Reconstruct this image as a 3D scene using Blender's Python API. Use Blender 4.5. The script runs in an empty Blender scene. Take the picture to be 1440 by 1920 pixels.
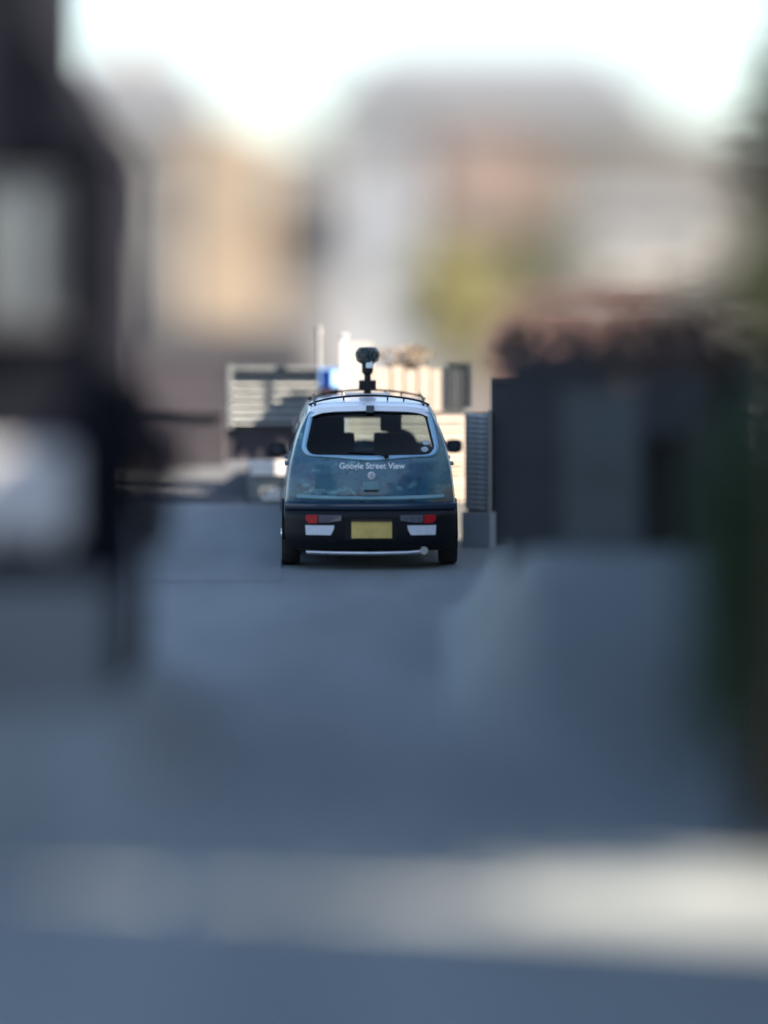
import bpy, bmesh, math, random
from mathutils import Vector, Matrix
R = math.radians
rnd = random.Random(7)
S = bpy.context.scene
COL = S.collection

# ------------------------------------------------------------------ camera, sky, sun, exposure
F = 8800.0            # focal length in pixels of a 1440 px wide frame
EYE = 1.523
cam = bpy.data.cameras.new('camera'); camo = bpy.data.objects.new('camera', cam); COL.objects.link(camo)
cam.sensor_fit = 'HORIZONTAL'; cam.sensor_width = 36; cam.lens = F / 1440 * 36
cam.clip_start = 0.5; cam.clip_end = 3000
camo.location = (0, 0, EYE)
camo.rotation_euler = (R(90) - math.atan(225 / F), 0, 0)
cam.dof.use_dof = True
cam.dof.focus_distance = 40.5
APERTURE = 1.14       # metres across
cam.dof.aperture_fstop = (cam.lens / 1000) / APERTURE
cam.dof.aperture_blades = 0
S.camera = camo

SUN_EL, SUN_AZ = 38.0, 109.0      # azimuth clockwise from +Y
w = bpy.data.worlds.new("World"); S.world = w; w.use_nodes = True
nt = w.node_tree
sky = nt.nodes.new('ShaderNodeTexSky'); sky.sky_type = 'NISHITA'; sky.sun_disc = False
sky.sun_elevation = R(SUN_EL); sky.sun_rotation = R(SUN_AZ)
sky.air_density = 1.0; sky.dust_density = 0.8; sky.ozone_density = 1.0
bg = nt.nodes['Background']; bg.inputs['Strength'].default_value = 0.06
hs = nt.nodes.new('ShaderNodeHueSaturation'); hs.inputs['Saturation'].default_value = .95   # thin high cloud greys the blue
nt.links.new(sky.outputs[0], hs.inputs['Color']); nt.links.new(hs.outputs[0], bg.inputs[0])
sun = bpy.data.lights.new('sun', 'SUN'); suno = bpy.data.objects.new('sun', sun); COL.objects.link(suno)
sun.energy = 5.0; sun.angle = R(0.53); sun.color = (1, .85, .68)
sd = Vector((math.sin(R(SUN_AZ)) * math.cos(R(SUN_EL)), math.cos(R(SUN_AZ)) * math.cos(R(SUN_EL)), math.sin(R(SUN_EL))))
suno.rotation_euler = sd.to_track_quat('Z', 'Y').to_euler()
suno.location = sd * 60
S.view_settings.view_transform = 'Standard'; S.view_settings.look = 'None'
S.view_settings.exposure = 2.5; S.view_settings.gamma = 1; S.view_settings.use_curve_mapping = False
S.render.engine = 'CYCLES'
S.cycles.use_denoising = True
S.cycles.max_bounces = 8; S.cycles.transparent_max_bounces = 12

def P(px, py, y):
    """A point of the place at y metres from the camera, from where it sits in the photograph."""
    return Vector(((px - 720) / F * y, y, EYE - (py - 735) / F * y))
def PX(px, y): return (px - 720) / F * y
def PZ(py, y): return EYE - (py - 735) / F * y
def G(y):
    """Height of the road: a hill that climbs away from the camera, level at the top."""
    if y < 14: return .06 * (14 - 40)
    if y > 47: return .06 * 7
    return .06 * (y - 40)

# ------------------------------------------------------------------ materials
def mat(name, col, rough=.6, var=.15, scale=6.0, metal=0, bump=0, bscale=60, coat=0, spec=.5, col2=None, stretch=(1, 1, 1)):
    m = bpy.data.materials.new(name); m.use_nodes = True
    n = m.node_tree.nodes; l = m.node_tree.links; b = n['Principled BSDF']
    b.inputs['Roughness'].default_value = rough; b.inputs['Metallic'].default_value = metal
    b.inputs['Specular IOR Level'].default_value = spec
    if spec < .1: b.inputs['IOR'].default_value = 1.0
    if coat: b.inputs['Coat Weight'].default_value = coat; b.inputs['Coat Roughness'].default_value = .06
    tc = n.new('ShaderNodeTexCoord'); mp = n.new('ShaderNodeMapping'); mp.inputs['Scale'].default_value = stretch
    l.new(tc.outputs['Object'], mp.inputs[0])
    no = n.new('ShaderNodeTexNoise'); no.inputs['Scale'].default_value = scale; no.inputs['Detail'].default_value = 6
    l.new(mp.outputs[0], no.inputs[0])
    cr = n.new('ShaderNodeValToRGB'); e = cr.color_ramp.elements
    c2 = col2 or tuple(min(1, c * (1 + var)) for c in col)
    c1 = col if col2 else tuple(c * (1 - var) for c in col)
    e[0].position = .32; e[1].position = .68; e[0].color = (*c1, 1); e[1].color = (*c2, 1)
    l.new(no.outputs[0], cr.inputs[0]); l.new(cr.outputs[0], b.inputs['Base Color'])
    if bump:
        n2 = n.new('ShaderNodeTexNoise'); n2.inputs['Scale'].default_value = bscale; n2.inputs['Detail'].default_value = 4
        l.new(mp.outputs[0], n2.inputs[0])
        bp = n.new('ShaderNodeBump'); bp.inputs['Strength'].default_value = bump; bp.inputs['Distance'].default_value = .02
        l.new(n2.outputs[0], bp.inputs['Height']); l.new(bp.outputs[0], b.inputs['Normal'])
    return m

def glass_mat(name, tint, gl=.12, rough=.02):
    m = bpy.data.materials.new(name); m.use_nodes = True
    n = m.node_tree.nodes; l = m.node_tree.links; n.remove(n['Principled BSDF'])
    t = n.new('ShaderNodeBsdfTransparent'); t.inputs[0].default_value = (*tint, 1)
    g = n.new('ShaderNodeBsdfGlossy'); g.inputs['Roughness'].default_value = rough
    lw = n.new('ShaderNodeLayerWeight'); lw.inputs[0].default_value = .25
    ma = n.new('ShaderNodeMath'); ma.operation = 'MULTIPLY_ADD'; ma.inputs[1].default_value = .28; ma.inputs[2].default_value = gl * .4
    l.new(lw.outputs['Fresnel'], ma.inputs[0])
    mx = n.new('ShaderNodeMixShader'); l.new(ma.outputs[0], mx.inputs[0]); l.new(t.outputs[0], mx.inputs[1]); l.new(g.outputs[0], mx.inputs[2])
    l.new(mx.outputs[0], n['Material Output'].inputs[0])
    return m

def wrap_mat():
    """Printed vinyl wrap: blue with teal, pale and olive landscape blotches, glossy over."""
    m = bpy.data.materials.new('printed_wrap'); m.use_nodes = True
    n = m.node_tree.nodes; l = m.node_tree.links; b = n['Principled BSDF']
    b.inputs['Roughness'].default_value = .35; b.inputs['Coat Weight'].default_value = .6; b.inputs['Coat Roughness'].default_value = .08
    tc = n.new('ShaderNodeTexCoord'); mp = n.new('ShaderNodeMapping'); mp.inputs['Scale'].default_value = (1, 1, 1.7)
    l.new(tc.outputs['Object'], mp.inputs[0])
    def noise(sc, off, det=6, rough=.6):
        q = n.new('ShaderNodeTexNoise'); q.inputs['Scale'].default_value = sc; q.inputs['Detail'].default_value = det
        q.inputs['Roughness'].default_value = rough
        v = n.new('ShaderNodeVectorMath'); v.operation = 'ADD'; v.inputs[1].default_value = off
        l.new(mp.outputs[0], v.inputs[0]); l.new(v.outputs[0], q.inputs[0]); return q
    def mix(f, a, bcol):
        x = n.new('ShaderNodeMix'); x.data_type = 'RGBA'
        l.new(f, x.inputs['Factor'])
        if isinstance(a, tuple): x.inputs['A'].default_value = (*a, 1)
        else: l.new(a, x.inputs['A'])
        x.inputs['B'].default_value = (*bcol, 1); return x.outputs['Result']
    def ramp(src, lo, hi):
        x = n.new('ShaderNodeMapRange'); x.inputs['From Min'].default_value = lo; x.inputs['From Max'].default_value = hi
        l.new(src, x.inputs['Value']); return x.outputs[0]
    c = mix(ramp(noise(2.6, (3, 1, 5)).outputs[0], .42, .62), (.013, .078, .155), (.028, .15, .205))
    c = mix(ramp(noise(5.5, (9, 4, 2)).outputs[0], .57, .76), c, (.22, .45, .46))
    c = mix(ramp(noise(9, (1, 7, 8)).outputs[0], .52, .68), c, (.008, .036, .062))
    sx = n.new('ShaderNodeSeparateXYZ'); l.new(tc.outputs['Object'], sx.inputs[0])
    # right hand quarter of the print is a pale shore with an olive bank
    mu = n.new('ShaderNodeMath'); mu.operation = 'MULTIPLY'
    l.new(ramp(sx.outputs['X'], .46, .70), mu.inputs[0]); l.new(ramp(noise(4.5, (2, 2, 6)).outputs[0], .36, .56), mu.inputs[1])
    c = mix(mu.outputs[0], c, (.17, .27, .26))
    def mul(a, q):
        x = n.new('ShaderNodeMath'); x.operation = 'MULTIPLY'; l.new(a, x.inputs[0]); l.new(q, x.inputs[1]); return x.outputs[0]
    bank = mul(mul(ramp(sx.outputs['X'], .46, .60), ramp(sx.outputs['Z'], .74, .64)), ramp(noise(7, (5, 2, 1)).outputs[0], .38, .55))
    c = mix(bank, c, (.16, .13, .10))
    l.new(c, b.inputs['Base Color'])
    return m

M = {}
M['road'] = mat('asphalt', (.168, .19, .195), .75, .17, 1.3, bump=.4, bscale=180, stretch=(1, .25, 1))
M['ground'] = mat('packed_earth', (.10, .10, .10), .9, .25, .8, bump=.3)
M['pave'] = mat('pavement_tarmac', (.16, .175, .18), .8, .2, 3, bump=.3, bscale=120)
M['kerb'] = mat('kerb_concrete', (.24, .24, .235), .85, .15, 5, bump=.2)
M['white'] = mat('white_paint', (.78, .76, .74), .6, .08, 12)
M['cream'] = mat('cream_paint', (.50, .43, .36), .6, .10, 14, bump=.1)
M['cream2'] = mat('cream_paint_worn', (.44, .375, .305), .65, .15, 9, bump=.1)
M['gap'] = mat('dark_gap', (.05, .04, .035), .9)
M['slat'] = mat('grey_slat_paint', (.17, .185, .19), .5, .12, 10)
M['slat2'] = mat('pale_grey_slat_paint', (.36, .38, .38), .5, .12, 10)
M['slate3'] = mat('grey_slate_render', (.095, .095, .108), .85, .2, 3, bump=.2)
M['slate'] = mat('slate_render', (.045, .05, .058), .85, .2, 3, bump=.2)
M['dark'] = mat('dark_render', (.010, .011, .016), 1.0, .25, 2.5, bump=.2, spec=.05)
M['steel'] = mat('blue_grey_steel', (.075, .10, .12), .45, .12, 3, metal=.0)
M['black'] = mat('black_plastic', (.007, .008, .011), .55, .2, 10, spec=.3)
M['blacks'] = mat('black_satin', (.005, .006, .010), .5, .2, 10, spec=.25)
M['rubber'] = mat('tyre_rubber', (.016, .016, .018), .85, .2, 30, bump=.2)
M['wrap'] = wrap_mat()
M['navy'] = mat('dark_blue_paint', (.008, .026, .062), .4, .2, 4, coat=.5)
M['edge_sheen'] = mat('sky_sheen_wrap', (.30, .52, .70), .3, .12, 8, coat=.5)  # sky highlight on the window edge, put into the colour
M['teal'] = mat('pale_teal_wrap', (.16, .30, .34), .4, .12, 8)
M['roof_sky'] = mat('sky_whitened_roof', (.80, .82, .85), .3, .1, 4, coat=.5)  # sky reflection on roof and spoiler painted in as base white
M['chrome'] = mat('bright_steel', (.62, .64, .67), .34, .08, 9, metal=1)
M['alu'] = mat('aluminium', (.55, .57, .6), .35, .1, 9, metal=1)
M['red'] = mat('red_lens', (.42, .012, .02), .35, .1, 20, spec=.3)
M['clear'] = mat('clear_lens', (.10, .10, .13), .12, .2, 30, coat=.6)
M['lensglass'] = mat('lens_glass', (.012, .03, .036), .18, .1, 20, spec=.6)
M['tealblack'] = mat('dark_teal_plastic', (.010, .026, .030), .4, .2, 10)
M['reflect'] = mat('white_reflector', (.66, .70, .78), .35, .06, 30)
M['plate'] = mat('yellow_plate', (.66, .48, .15), .45, .14, 9)
M['letter'] = mat('white_letter', (.80, .84, .88), .5, .1, 20)
M['glass'] = glass_mat('tinted_glass', (.42, .52, .56), .04)
M['screen'] = glass_mat('windscreen_glass', (.90, .95, .94), .08)
M['pane'] = mat('window_glass', (.03, .036, .045), .06, .2, 2, spec=.9)
M['darkpane'] = mat('dark_open_window', (.02, .022, .028), .7, .2, 2, spec=.1)
M['skypane'] = mat('sky_tinted_glass', (.11, .13, .145), .2, .2, 2, spec=.5)  # sky reflection put into the pane colour
M['inside'] = mat('dark_upholstery', (.018, .02, .024), .9, .25, 12)
M['lining'] = mat('cabin_lining', (.03, .034, .04), .9, .15, 6)
M['blue'] = mat('blue_plastic', (.05, .17, .62), .4, .08, 6)
M['bluel'] = mat('light_blue_plastic', (.20, .40, .80), .4, .08, 6)
M['sticker'] = mat('pale_sticker', (.42, .50, .55), .5, .2, 40)
M['greywall'] = mat('pale_grey_render', (.128, .131, .135), .85, .1, .8, bump=.1)
M['palewall'] = mat('pale_plaster', (.36, .355, .35), .85, .1, 2, bump=.1)
M['greywall3'] = mat('light_grey_render', (.19, .192, .195), .85, .1, .8)
M['greywall2'] = mat('old_grey_render', (.115, .118, .112), .85, .1, .8)
M['brick'] = mat('dull_red_brick', (.125, .075, .066), .9, .2, 6)
M['bluegrey'] = mat('blue_grey_render', (.25, .28, .325), .85, .08, .6)
M['beige'] = mat('beige_render', (.225, .18, .132), .85, .08, .8)
M['whitewall'] = mat('whitewashed_wall', (.105, .105, .102), .85, .08, .8)
M['brown'] = mat('red_brown_boarding', (.19, .135, .115), .8, .2, 3)
M['roofgrey'] = mat('grey_slate_roof', (.085, .098, .115), .7, .2, 3, stretch=(1, 1, 4))
M['tile'] = mat('red_clay_tile', (.13, .075, .065), .8, .25, 5)
M['purple'] = mat('dark_plum_paint', (.032, .028, .036), .8, .2, 3)
M['wood'] = mat('dark_brown_timber', (.035, .02, .022), .6, .25, 8)
M['bark'] = mat('bark', (.07, .055, .04), .95, .3, 9, bump=.4)
M['leaf_y'] = mat('yellow_green_leaf', (.14, .14, .05), .6, .3, 3, col2=(.24, .22, .09))
M['leaf_sun'] = mat('sun_tinted_leaf', (.22, .21, .07), .6, .3, 3, col2=(.34, .31, .12))  # sunlight on the foliage painted into the leaf colour
M['leaf_o'] = mat('olive_leaf', (.06, .072, .03), .6, .3, 3, col2=(.11, .12, .055))
M['leaf_d'] = mat('dark_leaf', (.018, .042, .024), .55, .3, 3, col2=(.035, .07, .035))
M['leaf_r'] = mat('copper_leaf', (.085, .05, .042), .6, .3, 4, col2=(.14, .085, .07))
M['leaf_p'] = mat('plum_leaf', (.036, .03, .042), .6, .3, 4, col2=(.06, .048, .06))
M['leaf_b'] = mat('brown_leaf', (.15, .11, .075), .7, .3, 5, col2=(.25, .20, .15))
M['terrace'] = mat('blue_grey_painted_concrete', (.225, .25, .285), .85, .12, 1.2, bump=.2)
M['bank'] = mat('paved_bank', (.115, .13, .15), .85, .18, 1.5, bump=.3)
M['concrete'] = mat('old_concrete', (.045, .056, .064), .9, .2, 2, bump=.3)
M['acw'] = mat('white_enamel', (.40, .41, .44), .45, .06, 4)

# ------------------------------------------------------------------ mesh helpers
class MB:
    def __init__(s): s.v = []; s.f = []
    def add(s, vs, fs):
        o = len(s.v); s.v += [tuple(v) for v in vs]; s.f += [tuple(i + o for i in f) for f in fs]; return s
    def box(s, c, d, rot=None):
        hx, hy, hz = d[0] / 2, d[1] / 2, d[2] / 2
        vs = [Vector((x, y, z)) for x in (-hx, hx) for y in (-hy, hy) for z in (-hz, hz)]
        if rot is not None: vs = [rot @ v for v in vs]
        c = Vector(c)
        return s.add([v + c for v in vs], [(0, 1, 3, 2), (4, 6, 7, 5), (0, 4, 5, 1), (2, 3, 7, 6), (0, 2, 6, 4), (1, 5, 7, 3)])
    def box2(s, a, b): return s.box([(a[i] + b[i]) / 2 for i in range(3)], [abs(b[i] - a[i]) for i in range(3)])
    def prism(s, poly, y0, y1):
        """polygon in x,z extruded along y"""
        n = len(poly)
        vs = [(x, y0, z) for x, z in poly] + [(x, y1, z) for x, z in poly]
        return s.add(vs, [tuple(range(n)), tuple(range(2 * n - 1, n - 1, -1))] + [(i, i + n, (i + 1) % n + n, (i + 1) % n) for i in range(n)])
    def slab(s, poly, zb, zt):
        """plan polygon (x,y); zb/zt numbers or functions of (x,y)"""
        n = len(poly); fb = zb if callable(zb) else (lambda x, y: zb); ft = zt if callable(zt) else (lambda x, y: zt)
        vs = [(x, y, fb(x, y)) for x, y in poly] + [(x, y, ft(x, y)) for x, y in poly]
        return s.add(vs, [tuple(range(n - 1, -1, -1)), tuple(range(n, 2 * n))] + [(i, (i + 1) % n, (i + 1) % n + n, i + n) for i in range(n)])
    def tube(s, pts, r, n=8, cap=True):
        pts = [Vector(p) for p in pts]; rs = r if isinstance(r, (list, tuple)) else [r] * len(pts); o = len(s.v); prev = None
        for i, p in enumerate(pts):
            t = (pts[min(i + 1, len(pts) - 1)] - pts[max(i - 1, 0)]).normalized()
            u = (prev - t * prev.dot(t)) if prev is not None else t.cross(Vector((0, 0, 1)) if abs(t.z) < .9 else Vector((1, 0, 0)))
            u.normalize(); prev = u; v = t.cross(u)
            for k in range(n):
                a = 2 * math.pi * k / n; s.v.append(tuple(p + (u * math.cos(a) + v * math.sin(a)) * rs[i]))
        for i in range(len(pts) - 1):
            for k in range(n):
                a = o + i * n + k; b = o + i * n + (k + 1) % n; s.f.append((a, b, b + n, a + n))
        if cap:
            s.f.append(tuple(range(o + n - 1, o - 1, -1))); e = o + (len(pts) - 1) * n; s.f.append(tuple(range(e, e + n)))
        return s
    def lathe(s, prof, c, axis='z', n=24):
        o = len(s.v); c = Vector(c)
        for r, h in prof:
            for k in range(n):
                a = 2 * math.pi * k / n; p = (r * math.cos(a), r * math.sin(a), h)
                if axis == 'x': p = (p[2], p[0], p[1])
                if axis == 'y': p = (p[0], p[2], p[1])
                s.v.append(tuple(Vector(p) + c))
        for i in range(len(prof) - 1):
            for k in range(n):
                a = o + i * n + k; b = o + i * n + (k + 1) % n; s.f.append((a, b, b + n, a + n))
        s.f.append(tuple(range(o, o + n))); e = o + (len(prof) - 1) * n; s.f.append(tuple(range(e, e + n)))
        return s
    def mesh(s, name, m, smooth=False, bevel=0):
        me = bpy.data.meshes.new(name); me.from_pydata(s.v, [], s.f)
        bm = bmesh.new(); bm.from_mesh(me)
        if bevel:
            bmesh.ops.bevel(bm, geom=[e for e in bm.edges if e.is_manifold and e.calc_face_angle(0) > .5], offset=bevel, segments=2, affect='EDGES', profile=.7, clamp_overlap=True)
        bmesh.ops.recalc_face_normals(bm, faces=bm.faces)
        bm.to_mesh(me); bm.free()
        if smooth:
            for p in me.polygons: p.use_smooth = True
            try: me.set_sharp_from_angle(angle=R(38))
            except Exception: pass
        me.materials.append(M[m]); return me
    def build(s, name, m, parent=None, smooth=False, bevel=0):
        o = bpy.data.objects.new(name, s.mesh(name, m, smooth, bevel)); COL.objects.link(o)
        if parent is not None: o.parent = parent
        return o

def tag(o, label=None, cat=None, group=None, kind=None):
    if label: o['label'] = label
    if cat: o['category'] = cat
    if group: o['group'] = group
    if kind: o['kind'] = kind
    return o
def thing(name, label, cat, loc=(0, 0, 0), rot=(0, 0, 0), group=None):
    o = bpy.data.objects.new(name, None); COL.objects.link(o); o.location = loc; o.rotation_euler = rot; o.empty_display_size = .2
    return tag(o, label, cat, group)
def link_mesh(name, me, parent, loc=(0, 0, 0), rot=(0, 0, 0), scale=(1, 1, 1)):
    o = bpy.data.objects.new(name, me); COL.objects.link(o); o.parent = parent
    o.location = loc; o.rotation_euler = rot; o.scale = scale; return o

# ------------------------------------------------------------------ ground, road, pavements
ys = [-60, -10, 6, 14] + [14 + i * .5 for i in range(1, 67)] + [48, 60, 100, 200, 500, 900]
ys = sorted(set(ys))
g = MB()
xs = [-600, -60, -8, 8, 60, 600]
g.add([(x, y, G(y) - .01) for y in ys for x in xs],
      [(j * 6 + i, j * 6 + i + 1, (j + 1) * 6 + i + 1, (j + 1) * 6 + i) for j in range(len(ys) - 1) for i in range(5)])
tag(g.build('ground', 'ground'), kind='structure')
r = MB(); rows = [y for y in ys if 6 <= y <= 47]
cols = 13
r.add([(-2.4 + 4.8 * k / (cols - 1), y, G(y) + .004) for y in rows for k in range(cols)],
      [(j * cols + i, j * cols + i + 1, (j + 1) * cols + i + 1, (j + 1) * cols + i) for j in range(len(rows) - 1) for i in range(cols - 1)])
tag(r.build('road', 'road'), kind='structure')
def sstep(t): t = max(0, min(1, t)); return t * t * (3 - 2 * t)
PV = .49
def end_pave(b, x0, x1, ya, yb):
    b.slab([(x0, ya), (x1, ya), (x1, yb), (x0, yb)], lambda x, y: G(y) - .2, lambda x, y: G(y) + .006 if y < 42 else PV)
tag(MB().slab([(-1.3, 43.04), (1.2, 43.04), (1.2, 45.0), (-1.3, 45.0)], .1, PV).build('pavement', 'pave'), kind='structure')
# ------------------------------------------------------------------ trees and plants
def leaf_mesh(name, m, centre, rad, n, size, seed, boxy=False, clumps=9):
    q = random.Random(seed); b = MB(); cx, cy, cz = centre
    cl = []
    for i in range(clumps):
        while True:
            v = Vector((q.uniform(-1, 1), q.uniform(-1, 1), q.uniform(-1, 1)))
            if v.length < .85: break
        cl.append((v, q.uniform(.28, .5)))
    for i in range(n):
        if boxy: v = Vector((q.uniform(-1, 1), q.uniform(-1, 1), q.uniform(-1, 1) + .12 * q.random()))
        else:
            c, rr = q.choice(cl); d = Vector((q.gauss(0, 1), q.gauss(0, 1), q.gauss(0, 1))).normalized() * rr * q.random() ** .4
            v = c + d
        pnt = Vector((cx + v.x * rad[0], cy + v.y * rad[1], cz + v.z * rad[2]))
        a = Vector((q.gauss(0, 1), q.gauss(0, 1), q.gauss(0, .6))).normalized()
        t = a.cross(Vector((q.gauss(0, 1), q.gauss(0, 1), q.gauss(0, 1)))).normalized()
        s1 = size * q.uniform(.6, 1.3); s2 = s1 * .45
        b.add([pnt - a * s1, pnt + t * s2, pnt + a * s1, pnt - t * s2], [(0, 1, 2, 3)])
    return b.mesh(name, m)
def tree(name, label, base, height, rad, leaf, n, size, seed, cat='tree', trunk_r=.12):
    x, y, z = base; t = thing(name, label, cat, (x, y, z)); q = random.Random(seed + 1)
    c = Vector((0, 0, height - rad[2])); b = MB()
    b.tube([(0, 0, -.2), (q.uniform(-.1, .1), 0, height * .3), (c.x, c.y, c.z * .8), (c.x, c.y, c.z + rad[2] * .6)], [trunk_r, trunk_r * .8, trunk_r * .55, trunk_r * .15], 8)
    tr = b.build('trunk', 'bark', t, smooth=True)
    for i in range(6):
        a = i * 1.05 + q.random(); h = c.z + q.uniform(-.6, .3) * rad[2]
        bb = MB().tube([(0, 0, max(.2, h - rad[2] * .5)), (math.cos(a) * rad[0] * .4, math.sin(a) * rad[1] * .4, h), (math.cos(a) * rad[0] * .8, math.sin(a) * rad[1] * .8, h + rad[2] * .35)], [trunk_r * .4, trunk_r * .25, trunk_r * .08], 6)
        bb.build('limb', 'bark', tr, smooth=True)
    o = bpy.data.objects.new('crown', leaf_mesh('crown', leaf, c, rad, n, size, seed, clumps=16)); COL.objects.link(o); o.parent = t
    return t

# ------------------------------------------------------------------ houses
def add_window(root, x0, x1, z0, z1, yf, pane='pane', fr='white', cross=True):
    """front (towards -y) window on the plane y=yf, root-local"""
    fw = min(.09, (x1 - x0) * .1); b = MB()
    b.box2((x0, yf - .05, z0), (x0 + fw, yf + .05, z1)).box2((x1 - fw, yf - .05, z0), (x1, yf + .05, z1))
    b.box2((x0 + fw, yf - .05, z0), (x1 - fw, yf + .05, z0 + fw)).box2((x0 + fw, yf - .05, z1 - fw), (x1 - fw, yf + .05, z1))
    if cross:
        m = (x0 + x1) / 2; b.box2((m - fw / 3, yf - .045, z0 + fw), (m + fw / 3, yf + .045, z1 - fw))
    wn = b.build('window', fr, root)
    MB().box2((x0 + fw, yf - .03, z0 + fw), (x1 - fw, yf - .01, z1 - fw)).build('pane', pane, wn)
    MB().box2((x0 - .06, yf - .14, z0 - .07), (x1 + .06, yf - .003, z0 - .002)).build('sill', fr, wn)
    return wn
def house(name, label, px0, px1, pye, y, depth, wall, roof, roof_h, windows=(), roof_kind='hip', over=.35, pane='pane', fr='white', cat='house', base=.42):
    x0, x1 = PX(px0, y), PX(px1, y); ze = PZ(pye, y) - base; cx = (x0 + x1) / 2
    t = thing(name, label, cat, (cx, y, base)); hw = (x1 - x0) / 2
    MB().box2((-hw, 0, -.3), (hw, depth, ze)).build('wall', wall, t)
    b = MB()
    if roof_kind == 'flat':
        b.box2((-hw - over, -over, ze + .002), (hw + over, depth + over, ze + .3))
        b.box2((-hw + .3, .3, ze + .3), (hw - .3, depth - .3, ze + .38))
    else:
        a = [(-hw - over, -over, ze + .002), (hw + over, -over, ze + .002), (hw + over, depth + over, ze + .002), (-hw - over, depth + over, ze + .002)]
        ins = hw * .35 if roof_kind == 'hip' else -.0
        if roof_kind == 'gable_front':
            tp = [(0, -over, ze + roof_h), (0, depth + over, ze + roof_h)]
            b.add(a + tp, [(0, 3, 2, 1), (0, 1, 4), (1, 2, 5, 4), (2, 3, 5), (3, 0, 4, 5)])
        else:
            tp = [(-hw - over + ins, depth / 2, ze + roof_h), (hw + over - ins, depth / 2, ze + roof_h)]
            b.add(a + tp, [(0, 3, 2, 1), (0, 1, 5, 4), (1, 2, 5), (2, 3, 4, 5), (3, 0, 4)])
    rf = b.build('roof', roof, t)
    for (a0, a1, b0, b1) in windows:
        add_window(t, PX(a0, y) - cx, PX(a1, y) - cx, PZ(b1, y) - base, PZ(b0, y) - base, -.0, pane, fr)
    return t, rf, hw, ze

# far houses seen over the end of the street
tg, rf, hw, ze = house('house', 'grey house with a low hipped roof, leftmost of the far houses', 40, 400, 215, 150, 10, 'greywall', 'roofgrey', 2.4,
      [(110, 170, 330, 430), (240, 310, 330, 430), (200, 300, 520, 620)], 'hip', pane='darkpane', fr='slate')
MB().box2((hw - 3.2, 4, ze + .5), (hw - 2.2, 5, ze + 3.2)).build('chimney', 'brown', rf)
house('house', 'flat topped grey house with one large dark upstairs window', 400, 652, 280, 165, 10, 'greywall3', 'greywall2', .3,
      [(512, 645, 350, 535), (440, 560, 590, 650)], 'flat', over=.1, pane='darkpane', fr='slate')
house('house', 'sunlit beige narrow house in front of the flat topped grey house', 352, 492, 255, 130, 7, 'beige', 'beige', .3, [(395, 450, 330, 400)], 'flat', over=.08, pane='skypane', fr='beige')
house('house', 'pale blue grey block standing between the grey and the slate-roofed houses', 642, 770, 290, 200, 8, 'bluegrey', 'bluegrey', .3, [(665, 695, 360, 420), (725, 755, 360, 420)], 'flat', over=.05, pane='skypane', fr='bluegrey')
tw, rf, hw, ze = house('house', 'wide house with a broad grey slate roof on the right', 600, 1250, 205, 230, 14, 'whitewall', 'roofgrey', 4.0,
      [(1120, 1190, 290, 370), (1200, 1240, 290, 370)], 'hip', over=.6)
x0, x1 = PX(800, 230) - tw.location.x, PX(1010, 230) - tw.location.x
bz0 = PZ(415, 230) - .42
bay = MB().box2((x0, -1.0, bz0), (x1, -.002, PZ(255, 230) - .42)).build('boarded_bay', 'brown', tw)
for i in range(12):
    xx = x0 + (x1 - x0) * (i + .5) / 12
    MB().box2((xx - .1, -1.03, bz0 + .1), (xx + .1, -1.003, PZ(262, 230) - .42)).build('board', 'brown', bay)
MB().box2((x0 - .1, -1.1, PZ(255, 230) - .42), (x1 + .1, -.003, PZ(250, 230) - .36)).build('bay_roof', 'roofgrey', bay)
add_window(tw, x0 + .6, x0 + 2.0, bz0 + .9, bz0 + 2.6, -1.03)
house('house', 'white rendered side house with a flat roof, rightmost behind the lock-up', 1090, 1560, 250, 170, 9, 'whitewall', 'greywall', .3, [(1140, 1240, 400, 500), (1290, 1370, 400, 500)], 'flat', over=.1)
house('outbuilding', 'low grey outbuilding with small windows behind the lock-up', 1080, 1330, 430, 140, 6, 'greywall2', 'roofgrey', .8, [(1130, 1180, 470, 540), (1220, 1280, 470, 540)], 'hip', over=.15, cat='outbuilding')
house('outhouse', 'dull red brick outhouse just beyond the lock-up', 940, 1250, 600, 90, 4, 'brick', 'brick', .25, [(1000, 1040, 620, 660)], 'flat', over=.05, pane='darkpane', fr='brick', cat='outhouse')
tree('broadleaf_tree', 'yellow green bushy tree above the cream boundary wall', (PX(822, 120), 120, .42), PZ(430, 120) - .42, (1.65, 1.4, 1.8), 'leaf_y', 6200, .10, 11, trunk_r=.09)
tree('broadleaf_tree', 'dull olive tree in front of the wide slate-roofed house', (PX(1030, 150), 150, .42), PZ(390, 150) - .42, (1.7, 1.7, 1.5), 'leaf_o', 2600, .13, 12, trunk_r=.12)
tree('broadleaf_tree', 'greenish grey tree between the wide house and its bay', (PX(930, 135), 135, .42), PZ(480, 135) - .42, (1.2, 1.2, 1.5), 'leaf_o', 2400, .11, 15, trunk_r=.09)

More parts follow.
